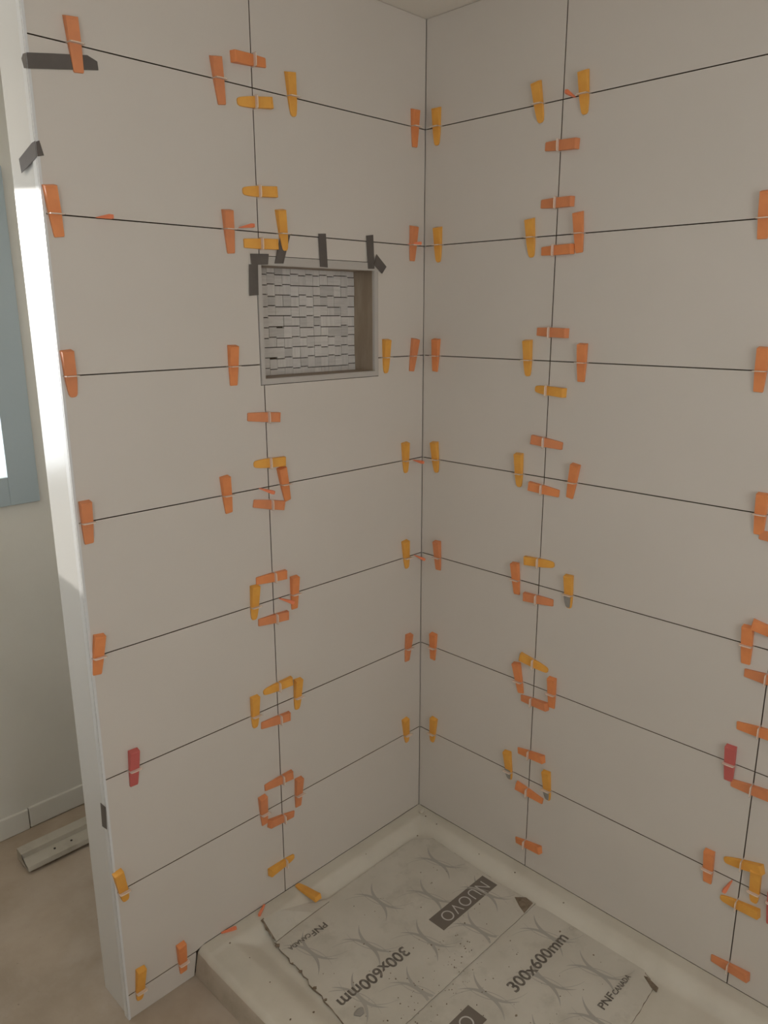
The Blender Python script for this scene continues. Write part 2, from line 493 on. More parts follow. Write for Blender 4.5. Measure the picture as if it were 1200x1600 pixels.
bm.faces.new((lo[0], up[0], up2[0], lo2[0])); bm.faces.new((lo[3], lo2[3], up2[3], up[3]))
link('folded_flap', to_mesh('folded_flap', bm), M['card'], near)
bm = bmesh.new()    # brown torn layer showing past the flap's free end and upper edge
base = [(-0.693, -0.111), (-0.7005, -0.100), (-0.697, -0.085), (-0.7015, -0.070), (-0.6955, -0.055), (-0.6965, -0.042), (-0.686, -0.0405), (-0.688, -0.060)]
fz = lambda x, y: ZN + 0.0006 + (max(pan_z(-0.69, -0.044) + 0.002, ZN + 0.001) - ZN - 0.0006) * min(max((-0.112 - y) / (-0.112 + 0.044), 0), 1.05)
prism(bm, base, lambda x, y: (x, y, fz(x, y)), lambda x, y: (x, y, fz(x, y) + 0.0011))
bm.normal_update()
bmesh.ops.triangulate(bm, faces=[f for f in bm.faces if len(f.verts) > 4])
link('torn_edge', to_mesh('torn_edge', bm), M['card_edge'], near)
plate('crease', 'F', [(-0.500, -0.1045), (-0.56, -0.1062), (-0.63, -0.1088), (-0.70, -0.1135), (-0.70, -0.1118), (-0.63, -0.1070), (-0.56, -0.1045), (-0.500, -0.1032)], ZN, ZN + 0.0002, M['card_edge'], near)
plate('torn_flap', 'F', [(-0.109, -0.476), (-0.087, -0.500), (-0.092, -0.527), (-0.140, -0.531), (-0.128, -0.505)], ZN, ZN + 0.0012, M['card_edge'], near)
plate('torn_flap', 'F', [(-0.120, -0.902), (-0.100, -0.872), (-0.096, -0.880), (-0.108, -0.915), (-0.124, -0.918)], ZS, ZS + 0.001, M['card_edge'], far)
rs = random.Random(11)
for k, (x, y, s) in enumerate([(-0.714, -0.235, .006), (-0.721, -0.300, .0065), (-0.724, -0.345, .005), (-0.704, -0.125, .008), (-0.713, -0.200, .004)]):
    plate('torn_flap', 'F', [(x - s * .8, y - s * .4), (x + s * .2, y - s * .9), (x + s, y), (x + s * .1, y + s * .7), (x - s * .6, y + s * .6)], ZN, ZN + 0.001 + 0.0006 * (k % 2), M['card_edge'], near)

# prints: tapered crescents back to back, panels and lettering
def crescent(bm, cx, cy, r, a0, a1, w, z, n=22):
    inner, outer = [], []
    for i in range(n + 1):
        t = i / n
        a = a0 + (a1 - a0) * t
        h = w * math.sin(math.pi * t) ** 1.1 / 2 + 0.0003
        inner.append(bm.verts.new((cx + (r - h) * math.cos(a), cy + (r - h) * math.sin(a), z)))
        outer.append(bm.verts.new((cx + (r + h) * math.cos(a), cy + (r + h) * math.sin(a), z)))
    for i in range(n):
        bm.faces.new((inner[i], inner[i + 1], outer[i + 1], outer[i]))
def swirls(spots, z, parent, box2):
    bm = bmesh.new()
    done = []
    x0, x1, y0, y1 = box2
    R = math.radians
    for cx, cy, ang in spots:
        for s in (0, 1):
            b2 = bmesh.new()
            r = 0.085
            crescent(b2, r, 0, r, R(180 - 54), R(180 + 54), 0.0100, 0)
            crescent(b2, r * 1.05, 0.035, r * 1.25, R(180 - 20), R(180 + 80), 0.0014, 0.00003)
            done.append(1)
            bmesh.ops.rotate(b2, verts=b2.verts, cent=(0, 0, 0), matrix=Matrix.Rotation(R(ang) + math.pi * s, 3, 'Z'))
            bmesh.ops.translate(b2, verts=b2.verts, vec=(cx, cy, z + 0.00006 * s + 0.000013 * len(done)))
            tmp = bpy.data.meshes.new('t'); b2.to_mesh(tmp); b2.free()
            bm.from_mesh(tmp); bpy.data.meshes.remove(tmp)
    for co, no in (((x0, 0, 0), (-1, 0, 0)), ((x1, 0, 0), (1, 0, 0)), ((0, y0, 0), (0, -1, 0)), ((0, y1, 0), (0, 1, 0))):
        bmesh.ops.bisect_plane(bm, geom=bm.verts[:] + bm.edges[:] + bm.faces[:], plane_co=co, plane_no=no, clear_outer=True)
    o = link('swirl_print', to_mesh('swirl_print', bm), M['ink_swirl'], parent, 'stuff')
swirls([(-0.155, -0.222, 3), (-0.398, -0.205, -3), (-0.655, -0.205, 2), (-0.278, -0.300, 2), (-0.406, -0.398, 0), (-0.530, -0.300, 4), (-0.660, -0.400, -4), (-0.155, -0.405, 0), (-0.28, -0.48, 0), (-0.54, -0.49, 3)],
       ZN + 0.0002, near, (-0.705, -0.100, -0.528, -0.112))
swirls([(-0.158, -0.621, 0), (-0.427, -0.623, 4), (-0.290, -0.700, -2), (-0.174, -0.780, 2), (-0.430, -0.800, 0), (-0.690, -0.623, 2), (-0.56, -0.71, 0), (-0.70, -0.80, 3), (-0.30, -0.86, 0)],
       ZS + 0.0002, far, (-0.735, -0.075, -0.90, -0.545))
def lettering(txt, x, y, z, rot, length, m, parent, weight=0.0, height=None, spacing=1.0):
    """flat print; (x, y) is the start of the first letter's base line"""
    cu = bpy.data.curves.new('txt', 'FONT')
    cu.body = txt
    cu.size = 1.0
    cu.offset = weight
    cu.space_character = spacing
    ob = bpy.data.objects.new('txt', cu)
    COL.objects.link(ob)
    dg = bpy.context.evaluated_depsgraph_get()
    dg.update()
    me = bpy.data.meshes.new_from_object(ob.evaluated_get(dg))
    bpy.data.objects.remove(ob)
    me.materials.clear()
    xs_ = [v.co.x for v in me.vertices]; ys_ = [v.co.y for v in me.vertices]
    s = length / (max(xs_) - min(xs_))
    sy = s if height is None else height / (max(ys_) - min(min(ys_), 0))
    c, sn = math.cos(rot), math.sin(rot)
    for v in me.vertices:
        a, b = (v.co.x - min(xs_)) * s, v.co.y * sy
        v.co = (x + a * c - b * sn, y + a * sn + b * c, z)
    return link('lettering', me, m, parent)
PI = math.pi
plate('print_panel', 'F', rect(-0.349, -0.104, -0.410, -0.354), ZN + 0.0003, ZN + 0.0004, M['ink_panel'], near)
lettering('NUOVO', -0.126, -0.364, ZN + 0.0006, PI, 0.192, M['ink_white'], near, -0.012, 0.037, 1.1)
lettering('300x600mm', -0.470, -0.366, ZN + 0.0005, PI, 0.238, M['ink_dark'], near, 0.022, 0.035)
lettering('PNF', -0.562, -0.151, ZN + 0.0005, PI, 0.052, M['ink_dark'], near, 0.024, 0.0205)
lettering('CANADA', -0.617, -0.151, ZN + 0.0005, PI, 0.073, M['ink_dark'], near, 0.024, 0.0145)
lettering('300x600mm', -0.372, -0.668, ZS + 0.0005, 0, 0.245, M['ink_dark'], far, 0.022, 0.035)
lettering('PNF', -0.262, -0.850, ZS + 0.0005, 0, 0.056, M['ink_dark'], far, 0.024, 0.0205)
lettering('CANADA', -0.203, -0.850, ZS + 0.0005, 0, 0.078, M['ink_dark'], far, 0.024, 0.0145)
plate('print_panel', 'F', rect(-0.725, -0.484, -0.662, -0.604), ZS + 0.0003, ZS + 0.0004, M['ink_panel'], far)
lettering('NUOVO', -0.700, -0.651, ZS + 0.0006, 0, 0.192, M['ink_white'], far, -0.012, 0.037, 1.1)
bm = bmesh.new()
for i in range(14):
    crescent(bm, -0.092, -0.654, 0.006, 2 * PI * i / 14, 2 * PI * (i + 1) / 14, 0.0012, ZS + 0.0005, 2)
link('ring_mark', to_mesh('ring_mark', bm), M['ink_swirl'], far)

# stain and crumbs on the cardboard
stain = [(-0.690 + 0.013 * math.cos(a) * (1 + 0.25 * math.sin(3 * a)), -0.432 + 0.012 * math.sin(a) * (1 + 0.2 * math.cos(2 * a))) for a in [i * PI / 9 for i in range(18)]]
plate('mortar_smear', 'F', stain, ZN + 0.0007, ZN + 0.0022, M['residue'], near)
bm = bmesh.new()
rnd = random.Random(21)
for i in range(190):
    if i < 100:
        x, y, z = rnd.gauss(-0.48, 0.13), rnd.gauss(-0.50, 0.05), ZN + 0.0012
    else:
        x, y, z = rnd.uniform(-0.70, -0.12), rnd.uniform(-0.88, -0.14), ZN + 0.0012
    if not (-0.71 < x < -0.11 and -0.89 < y < -0.13): continue
    if y < -0.532: z = ZS + 0.0012
    s = rnd.uniform(0.0006, 0.0017) * (1.7 if rnd.random() < 0.12 else 1)
    r = bmesh.ops.create_icosphere(bm, subdivisions=1, radius=s)
    for v in r['verts']:
        v.co = Vector((v.co.x * rnd.uniform(.6, 1.8), v.co.y * rnd.uniform(.6, 1.8), v.co.z * 0.5)) + Vector((x, y, z))
o = link('crumbs', to_mesh('crumbs', bm), M['card_edge'], None, 'stuff')
tag(o, 'dark mortar crumbs scattered over the printed cardboard sheets', 'crumbs')
bm = bmesh.new()
for x, y in [(-0.04, -0.115), (-0.10, -0.085), (-0.035, -0.062), (-0.79, -0.12), (-0.80, -0.22), (-0.83, -0.34), (-0.775, -0.36), (-0.052, -0.30), (-0.045, -0.43), (-0.048, -0.60), (-0.80, -0.045), (-0.30, -0.05)]:
    r = bmesh.ops.create_icosphere(bm, subdivisions=1, radius=rnd.uniform(0.0016, 0.003))
    for v in r['verts']:
        v.co = Vector((v.co.x * rnd.uniform(.6, 1.6), v.co.y, v.co.z * 0.5)) + Vector((x, y, pan_z(x, y) + 0.0012))
o = link('chips', to_mesh('chips', bm), M['card_edge'], None, 'stuff')
tag(o, 'small dark chips on the bare rim of the shower pan', 'crumbs')

# ------------------------------------------------------------------ niche
niche = tag(empty('shower_niche', (-0.3875, 0, 1.6155)), 'recessed wall niche with grey metal trim and stacked grey stone mosaic back', 'niche')
inv = Matrix.Translation((0.3875, 0, -1.6155))
def nb(o):
    o.data.transform(inv)
    return o
DN = 0.080
OX0, OX1, OZ0, OZ1 = -0.5865, -0.1875, 1.4665, 1.7655
IX0, IX1, IZ0, IZ1 = -0.5735, -0.2020, 1.4805, 1.7450
bm = bmesh.new()
def ring(y): return [bm.verts.new((x, y, z)) for x, z in ((OX0, OZ0), (OX1, OZ0), (OX1, OZ1), (OX0, OZ1))], [bm.verts.new((x, y, z)) for x, z in ((IX0, IZ0), (IX1, IZ0), (IX1, IZ1), (IX0, IZ1))]
fo, fi = ring(-0.0022)
bo, bi = ring(0.0065)
for i in range(4):
    j = (i + 1) % 4
    bm.faces.new((fo[i], fo[j], fi[j], fi[i])); bm.faces.new((bo[i], bi[i], bi[j], bo[j]))
    bm.faces.new((fo[i], bo[i], bo[j], fo[j])); bm.faces.new((fi[i], fi[j], bi[j], bi[i]))
bmesh.ops.bevel(bm, geom=[e for e in bm.edges if all(abs(v.co.y + 0.0022) < 1e-6 for v in e.verts) and abs((e.verts[0].co - e.verts[1].co).length) > 0.1], offset=0.0012, segments=2, affect='EDGES')
nb(link('trim_frame', to_mesh('trim_frame', bm), M['frame'], niche))
nb(box('side_panel', IX1, IX1 + 0.009, 0.0066, DN, IZ0, IZ1, M['cheek'], niche))
nb(box('side_panel', IX0 - 0.009, IX0, 0.0066, DN, IZ0, IZ1, M['cheek'], niche))
nb(box('sill', IX0 - 0.009, IX1 + 0.009, 0.0066, DN, IZ0 - 0.009, IZ0, M['cheek'], niche))
nb(box('soffit', IX0 - 0.009, IX1 + 0.009, 0.0066, DN, IZ1, IZ1 + 0.009, M['cheek'], niche))
nb(box('back_panel', IX0 - 0.009, IX1 + 0.009, DN + 0.004, DN + 0.010, IZ0 - 0.009, IZ1 + 0.009, M['mortar'], niche))
rnd = random.Random(4)
pz = 0.02605
ncol = 15
xe = [IX0 + 0.0004] + [IX0 + (IX1 - IX0) * c / ncol + rnd.uniform(-0.0016, 0.0016) for c in range(1, ncol)] + [IX1 - 0.0004]
def bed(r, c):      # the horizontal joints wander up and down from stone to stone
    return 1.7310 + pz - r * pz + steps[r][c]
steps = []
for r in range(13):
    row, v = [], 0.0
    for c in range(ncol):
        if rnd.random() < 0.72: v = (0.0019 if v <= 0 else -0.0015) + rnd.uniform(-0.0006, 0.0006)
        row.append(v)
    steps.append(row)
for r in range(11):
    skip = -1
    for c in range(ncol):
        if c == skip: continue
        ce = c + 1
        if rnd.random() < 0.12 and c < ncol - 1 and abs(steps[r][c] - steps[r][c + 1]) < 0.001: ce, skip = c + 2, c + 1
        z1, z0 = min(bed(r, c) - 0.00115, IZ1 - 0.0003), max(bed(r + 1, c) + 0.00115, IZ0 + 0.0003)
        if r == 10: z0 = IZ0 + 0.0003
        if z1 - z0 < 0.003: continue
        jx = rnd.uniform(-0.0008, 0.0008) if 0 < c else 0
        y = DN - 0.0010 - rnd.choice((0, 0.0005, 0.0012, 0.0022))
        nb(box('mosaic_stone', xe[c] + 0.00012, xe[ce] - 0.00012, y, DN + 0.004, z0, z1, STONES[rnd.randrange(6) if rnd.random() < .93 else 6], niche))

# ------------------------------------------------------------------ dark tape strips
TG = 'dark tape strips around the niche'
def strip(wall, pts, n, label, group=TG, th=0.0004):
    cx = sum(p[0] for p in pts) / len(pts); cz = sum(p[1] for p in pts) / len(pts)
    o = plate('tape_strip', wall, pts, n, n + th, M['tape'])
    return tag(o, label, 'tape', group)
strip('A', [(-0.515, 1.817), (-0.486, 1.816), (-0.509, 1.751), (-0.536, 1.75)], 0.0028, 'bent dark tape strip above the niche, overlapping a yellow wedge')
strip('A', [(-0.397, 1.826), (-0.372, 1.828), (-0.368, 1.747), (-0.394, 1.748)], 0.0028, 'straight dark tape strip over the middle of the niche top')
strip('A', [(-0.232, 1.832), (-0.206, 1.836), (-0.202, 1.75), (-0.226, 1.749)], 0.0028, 'straight dark tape strip over the right end of the niche top')
strip('A', [(-0.195, 1.788), (-0.157, 1.757), (-0.174, 1.738), (-0.205, 1.76)], 0.0036, 'short slanting dark tape piece at the top right niche corner')
strip('A', [(-0.605, 1.769), (-0.552, 1.771), (-0.555, 1.747), (-0.603, 1.744)], 0.0028, 'dark tape piece lying level on the top left niche corner')
strip('A', [(-0.61, 1.745), (-0.585, 1.746), (-0.587, 1.677), (-0.613, 1.675)], 0.0036, 'upright dark tape piece down the left side of the niche trim')
WR1F, WR1S = [(-1.0734407577139218, 2.089), (-1.027, 2.097), (-0.959, 2.108), (-0.94, 2.101), (-0.939, 2.086), (-1.0734407577139218, 2.063)], [(-0.002, 2.088), (0.011, 2.089), (0.019, 2.083), (0.012, 2.066), (-0.002, 2.063)]
WR2F, WR2S = [(-1.0734407577139218, 1.942), (-1.067, 1.945), (-1.061, 1.92), (-1.0734407577139218, 1.917)], [(-0.002, 1.943), (0.013, 1.942), (0.081, 1.923), (0.076, 1.897), (-0.002, 1.916)]
WR3 = [(0.027, 0.537), (0.001, 0.538), (0.007, 0.476), (0.031, 0.472)]

# strip wrapped round the free edge: one leg on the tile, the other on the end face
def wrapped(front, side, label):
    root = tag(empty('tape_strip'), label, 'tape', 'dark tape strips on the free edge of the left wall')
    plate('front_leg', 'A', front, 0.0016, 0.0021, M['tape'], root)
    plate('side_leg', 'E', side, 0.0022, 0.0027, M['tape'], root)
wrapped(WR1F, WR1S, 'long dark tape strip near the top of the left wall, under an orange wedge')
wrapped(WR2F, WR2S, 'short grey tape strip folded round the left wall edge above its second joint')
plate_o = plate('tape_strip', 'E', WR3, 0.0022, 0.0027, M['tape'])
tag(plate_o, 'small dark tape piece low on the end face of the left wall', 'tape', 'dark tape strips on the free edge of the left wall')

# ------------------------------------------------------------------ levelling wedges and clips
LW, WW = 0.094, 0.0235
def wedge_mesh(kind):
    """length along +x from the thick end, width along y, height z off the tile"""
    if kind == 'r':
        out = [(0.0035, -1), (0.060, -0.97), (0.078, -0.86), (0.088, -0.74), (0.0922, -0.56), (LW, -0.30), (LW, 0.30), (0.0922, 0.56), (0.088, 0.74), (0.078, 0.86), (0.060, 0.97), (0.0035, 1)]
    else:
        out = [(0.0035, -1), (0.05, -1), (0.0915, -0.86), (LW, -0.74), (LW, 0.74), (0.0915, 0.86), (0.05, 1), (0.0035, 1)]
    bm = bmesh.new()
    def top(x): return 0.0152 - 0.0118 * (x / LW)
    a, b, m2 = [], [], []
    for x, y in out:
        yy = y * WW / 2
        x0 = x - 0.0035 if x < 0.01 else x
        a.append(bm.verts.new((x0, yy, 0.0006)))
        m2.append(bm.verts.new((x, yy, top(x) - 0.0007)))
        b.append(bm.verts.new((x + (0.0012 if x < 0.01 else -0.0006), yy * 0.95, top(x))))
    n = len(out)
    bm.faces.new(a[::-1]); bm.faces.new(b)
    for i in range(n):
        j = (i + 1) % n
        bm.faces.new((a[i], a[j], m2[j], m2[i])); bm.faces.new((m2[i], m2[j], b[j], b[i]))
    # raised striking head at the thick end, a step down from the ramp
    add_box(bm, 0.0052, 0.0085, -WW / 2 * 0.9, WW / 2 * 0.3, top(0.006), top(0.006) + 0.0012)
    bmesh.ops.triangulate(bm, faces=[f for f in bm.faces if len(f.verts) > 4])
    return to_mesh('wedge_body', bm)
def clip_mesh():
    """frosted plate standing in the joint across x = 0, with a window the wedge passes through"""
    bm = bmesh.new()
    def bar(y0, y1, z0, z1, t=0.0007): add_box(bm, -t, t, y0, y1, z0, z1)
    h = WW / 2 + 0.0008
    bar(-h - 0.0016, -h, -0.004, 0.0186, 0.0008); bar(h, h + 0.0016, -0.004, 0.0186, 0.0008)
    bar(-h, h, 0.0102, 0.0186, 0.0007)
    e = h + 0.0016      # arched rim
    ys2 = [-e, -e * 0.8, -e * 0.35, e * 0.35, e * 0.8, e]
    zs2 = [0.0178, 0.0194, 0.0200, 0.0200, 0.0194, 0.0178]
    prof = list(zip(ys2, zs2)) + list(zip(ys2[::-1], [z - 0.0011 for z in zs2[::-1]]))
    nf = len(bm.faces)
    prism(bm, prof, lambda a, b: (-0.0008, a, b), lambda a, b: (0.0008, a, b))
    bm.faces.ensure_lookup_table()
    rim = [f for f in bm.faces[nf:]]
    for f in rim: f.tag = True
    for f in bm.faces:
        f.material_index = 1 if f.tag else 0
    bm.normal_update()
    bmesh.ops.triangulate(bm, faces=[f for f in bm.faces if len(f.verts) > 4])
    return to_mesh('clip', bm)
def smear_mesh():
    bm = bmesh.new()
    def top(x): return 0.0152 - 0.0118 * (x / LW)
    pts = [(0.058, -0.0118), (0.066, -0.0120), (0.079, -0.0105), (0.0885, -0.0075), (0.0925, -0.002), (0.091, 0.004), (0.076, 0.0065), (0.061, 0.0075)]
    prism(bm, pts, lambda x, y: (x, y, top(x) + 0.0001), lambda x, y: (x, y, top(x) + 0.0010))
    bmesh.ops.triangulate(bm, faces=[f for f in bm.faces if len(f.verts) > 4])
    return to_mesh('mortar_smear', bm)
# (wall, upright V or across H, thick end along wall, height, axis, joint offset, colour, tip, label)
WEDGES = [
    ('A', 'V', -0.9882, 2.1673, 0.1006, -0.9949, 0.0463, 'orange', 's', "orange levelling wedge upright on left wall's top horizontal joint, near its free outer edge"),
    ('A', 'V', -0.6757, 2.1654, 0.1529, -0.9882, 0.0448, 'orange', 's', "orange levelling wedge upright on left wall's top horizontal joint, left of the vertical joint"),
    ('A', 'V', -0.4751, 2.1736, 0.1293, -0.9916, 0.0528, 'yellow', 'r', "yellow levelling wedge upright on left wall's top horizontal joint, right of the vertical joint"),
    ('A', 'V', -0.0491, 2.165, 0.0444, -0.999, 0.0438, 'orange', 's', "orange levelling wedge upright on left wall's top horizontal joint, beside the room corner"),
    ('A', 'V', -1.0593, 1.8706, 0.124, -0.9923, 0.0528, 'orange', 's', "orange levelling wedge upright on left wall's second horizontal joint, near its free outer edge"),
    ('A', 'V', -0.6651, 1.8603, 0.0876, -0.9962, 0.0423, 'orange', 's', "orange levelling wedge upright on left wall's second horizontal joint, left of the vertical joint"),
    ('A', 'V', -0.5165, 1.8729, 0.1589, -0.9873, 0.0554, 'yellow', 'r', "yellow levelling wedge upright on left wall's second horizontal joint, partly under a tape strip"),
    ('A', 'V', -0.051, 1.87, -0.0114, -0.9999, 0.0518, 'orange', 's', "orange levelling wedge upright on left wall's second horizontal joint, beside the room corner"),
    ('A', 'V', -1.059, 1.5664, 0.0735, -0.9973, 0.0513, 'orange', 'r', "orange levelling wedge upright on left wall's third horizontal joint, near its free outer edge"),
    ('A', 'V', -0.668, 1.5645, 0.0, -1.0, 0.0493, 'orange', 's', "orange levelling wedge upright on left wall's third horizontal joint, left of the niche"),
    ('A', 'V', -0.16, 1.5655, 0.0215, -0.9998, 0.0503, 'yellow', 'r', "yellow levelling wedge upright on left wall's third horizontal joint, right of the niche"),
    ('A', 'V', -0.0417, 1.5647, -0.1129, -0.9936, 0.0498, 'orange', 's', "orange levelling wedge upright on left wall's third horizontal joint, beside the room corner"),
    ('A', 'V', -1.053, 1.259, 0.0213, -0.9998, 0.0468, 'orange', 's', "orange levelling wedge upright on left wall's fourth horizontal joint, near its free outer edge"),
    ('A', 'V', -0.7099, 1.2602, 0.1047, -0.9945, 0.0483, 'orange', 's', "orange levelling wedge upright on left wall's fourth horizontal joint, left of the vertical joint"),
    ('A', 'V', -0.541, 1.2583, 0.2231, -0.9748, 0.0473, 'orange', 's', "orange levelling wedge upright on left wall's fourth horizontal joint, right of the vertical joint"),
    ('A', 'V', -0.0828, 1.2673, 0.0924, -0.9957, 0.0553, 'yellow', 'r', "yellow levelling wedge upright on left wall's fourth horizontal joint, beside the room corner"),
    ('A', 'V', -1.051, 0.9601, -0.128, -0.9918, 0.0513, 'orange', 's', "orange levelling wedge upright on left wall's fifth horizontal joint, near its free outer edge"),
    ('A', 'V', -0.6381, 0.966, -0.0408, -0.9992, 0.0568, 'yellow', 'r', "yellow levelling wedge upright on left wall's fifth horizontal joint, left of the vertical joint"),
    ('A', 'V', -0.51, 0.959, 0.0, -1.0, 0.0498, 'orange', 's', "orange levelling wedge upright on left wall's fifth horizontal joint, right of the vertical joint"),
    ('A', 'V', -0.0808, 0.9655, 0.1443, -0.9895, 0.0569, 'yellow', 'r', "yellow levelling wedge upright on left wall's fifth horizontal joint, beside the room corner"),
    ('A', 'V', -0.9984, 0.6554, -0.056, -0.9984, 0.0493, 'red', 's', "red levelling wedge upright on left wall's sixth horizontal joint, near its free outer edge"),
    ('A', 'V', -0.655, 0.6625, 0.0, -1.0, 0.0563, 'yellow', 'r', "yellow levelling wedge upright on left wall's sixth horizontal joint, left of the vertical joint"),
    ('A', 'V', -0.5091, 0.6605, -0.0412, -0.9992, 0.0543, 'yellow', 'r', "yellow levelling wedge upright on left wall's sixth horizontal joint, right of the vertical joint"),
    ('A', 'V', -0.0611, 0.6545, -0.0412, -0.9992, 0.0483, 'orange', 's', "orange levelling wedge upright on left wall's sixth horizontal joint, beside the room corner"),
    ('A', 'V', -1.0662, 0.3623, 0.1738, -0.9848, 0.06, 'yellow', 'r', "yellow levelling wedge upright on left wall's seventh horizontal joint, tilted, at its free outer edge"),
    ('A', 'V', -0.6459, 0.3579, 0.0727, -0.9974, 0.0548, 'orange', 's', "orange levelling wedge upright on left wall's seventh horizontal joint, left of the vertical joint"),
    ('A', 'V', -0.5181, 0.355, -0.03, -0.9996, 0.0518, 'orange', 's', "orange levelling wedge upright on left wall's seventh horizontal joint, right of the vertical joint"),
    ('A', 'V', -0.0773, 0.3639, 0.1554, -0.9879, 0.0615, 'yellow', 'r', "yellow levelling wedge upright on left wall's seventh horizontal joint, beside the room corner"),
    ('A', 'V', -1.0325, 0.0623, -0.0966, -0.9953, 0.0624, 'yellow', 'r', "yellow levelling wedge upright on left wall's lowest outer joint, nearest its free outer edge"),
    ('A', 'V', -0.9208, 0.059, 0.0384, -0.9993, 0.0588, 'orange', 's', "orange levelling wedge upright on left wall's lowest outer joint, next to the shower pan curb"),
    ('B', 'V', -0.045, 2.1695, 0.0108, -0.9999, 0.0483, 'yellow', 'r', "yellow levelling wedge upright on right wall's top horizontal joint, beside the room corner"),
    ('B', 'V', -0.3608, 2.1724, -0.1644, -0.9864, 0.0519, 'yellow', 'r', "yellow levelling wedge upright on right wall's top horizontal joint, left of the first vertical joint"),
    ('B', 'V', -0.489, 2.1724, -0.0751, -0.9972, 0.0513, 'yellow', 'r', "yellow levelling wedge upright on right wall's top horizontal joint, right of the first vertical joint"),
    ('B', 'V', -0.055, 1.8665, 0.0, -1.0, 0.0483, 'yellow', 'r', "yellow levelling wedge upright on right wall's second horizontal joint, beside the room corner"),
    ('B', 'V', -0.3589, 1.8639, -0.0759, -0.9971, 0.0458, 'yellow', 'r', "yellow levelling wedge upright on right wall's second horizontal joint, left of the first vertical joint"),
    ('B', 'V', -0.4959, 1.8679, -0.0665, -0.9978, 0.0498, 'orange', 's', "orange levelling wedge upright on right wall's second horizontal joint, right of the first vertical joint"),
    ('B', 'V', -0.924, 1.872, 0.0111, -0.9999, 0.0538, 'orange', 's', "orange levelling wedge upright on right wall's second horizontal joint, left of the second vertical joint"),
    ('B', 'V', -0.0551, 1.5639, 0.0759, -0.9971, 0.0488, 'orange', 's', "orange levelling wedge upright on right wall's third horizontal joint, beside the room corner"),
    ('B', 'V', -0.368, 1.5675, -0.0215, -0.9998, 0.0523, 'yellow', 'r', "yellow levelling wedge upright on right wall's third horizontal joint, left of the first vertical joint"),
    ('B', 'V', -0.529, 1.562, 0.0109, -0.9999, 0.0468, 'orange', 's', "orange levelling wedge upright on right wall's third horizontal joint, right of the first vertical joint"),
    ('B', 'V', -0.953, 1.565, 0.0326, -0.9995, 0.0498, 'orange', 's', "orange levelling wedge upright on right wall's third horizontal joint, left of the second vertical joint"),
    ('B', 'V', -0.0531, 1.2659, -0.0624, -0.9981, 0.0538, 'yellow', 'r', "yellow levelling wedge upright on right wall's fourth horizontal joint, beside the room corner"),
    ('B', 'V', -0.355, 1.2685, -0.0215, -0.9998, 0.0563, 'yellow', 'r', "yellow levelling wedge upright on right wall's fourth horizontal joint, left of the first vertical joint"),
    ('B', 'V', -0.5301, 1.2619, 0.1626, -0.9867, 0.0503, 'orange', 's', "orange levelling wedge upright on right wall's fourth horizontal joint, right of the first vertical joint"),
    ('B', 'V', -0.986, 1.2595, 0.0105, -0.9999, 0.0473, 'orange', 's', "orange levelling wedge upright on right wall's fourth horizontal joint, left of the second vertical joint"),
    ('B', 'V', -0.069, 0.962, -0.0319, -0.9995, 0.0528, 'orange', 's', "orange levelling wedge upright on right wall's fifth horizontal joint, beside the room corner"),
    ('B', 'V', -0.357, 0.9588, -0.0848, -0.9964, 0.0498, 'orange', 's', "orange levelling wedge upright on right wall's fifth horizontal joint, left of the first vertical joint"),
    ('B', 'V', -0.529, 0.9635, -0.0316, -0.9995, 0.0543, 'yellow', 'g', "grey-tipped yellow levelling wedge on right wall's fifth horizontal joint, right of the first vertical joint"),
    ('B', 'V', -0.989, 0.9555, -0.0309, -0.9995, 0.0463, 'orange', 's', "orange levelling wedge upright on right wall's fifth horizontal joint, left of the second vertical joint"),
    ('B', 'V', -0.0608, 0.6559, 0.0712, -0.9975, 0.0498, 'orange', 's', "orange levelling wedge upright on right wall's sixth horizontal joint, beside the room corner"),
    ('B', 'V', -0.3758, 0.6612, -0.1856, -0.9826, 0.056, 'orange', 's', "orange levelling wedge upright on right wall's sixth horizontal joint, left of the first vertical joint"),
    ('B', 'V', -0.496, 0.6555, -0.0105, -0.9999, 0.0493, 'orange', 's', "orange levelling wedge upright on right wall's sixth horizontal joint, right of the first vertical joint"),
    ('B', 'V', -0.9841, 0.652, -0.0189, -0.9998, 0.0458, 'red', 's', "red levelling wedge upright on right wall's sixth horizontal joint, left of the second vertical joint"),
    ('B', 'V', -0.0675, 0.3622, 0.118, -0.993, 0.0594, 'yellow', 'r', "yellow levelling wedge upright on right wall's seventh horizontal joint, beside the room corner"),
    ('B', 'V', -0.3573, 0.3672, -0.1104, -0.9939, 0.0644, 'yellow', 'g', "grey-tipped yellow levelling wedge on right wall's seventh horizontal joint, left of the first vertical joint"),
    ('B', 'V', -0.4941, 0.3613, -0.0822, -0.9966, 0.0583, 'yellow', 'g', "grey-tipped yellow levelling wedge on right wall's seventh horizontal joint, right of the first vertical joint"),
    ('B', 'V', -0.9641, 0.3555, -0.0194, -0.9998, 0.0523, 'orange', 's', "orange levelling wedge upright on right wall's seventh horizontal joint, left of the second vertical joint"),
    ('B', 'V', -1.074, 0.364, -0.0217, -0.9998, 0.0608, 'yellow', 'r', "yellow levelling wedge upright on right wall's seventh horizontal joint, right of the second vertical joint"),
    ('B', 'V', -1.1169, 0.328, -0.0227, -0.9997, 0.03, 'red', 's', "red levelling wedge upright on right wall's seventh horizontal joint, cut by the photo edge"),
    ('A', 'H', -0.6334, 2.1722, 0.9982, 0.0593, 0.0556, 'orange', 's', "orange levelling wedge lying across left wall's vertical joint, just above the top horizontal joint"),
    ('A', 'H', -0.5283, 2.097, -0.9932, -0.1162, 0.05, 'yellow', 'r', "yellow levelling wedge lying across left wall's vertical joint, just below the top horizontal joint"),
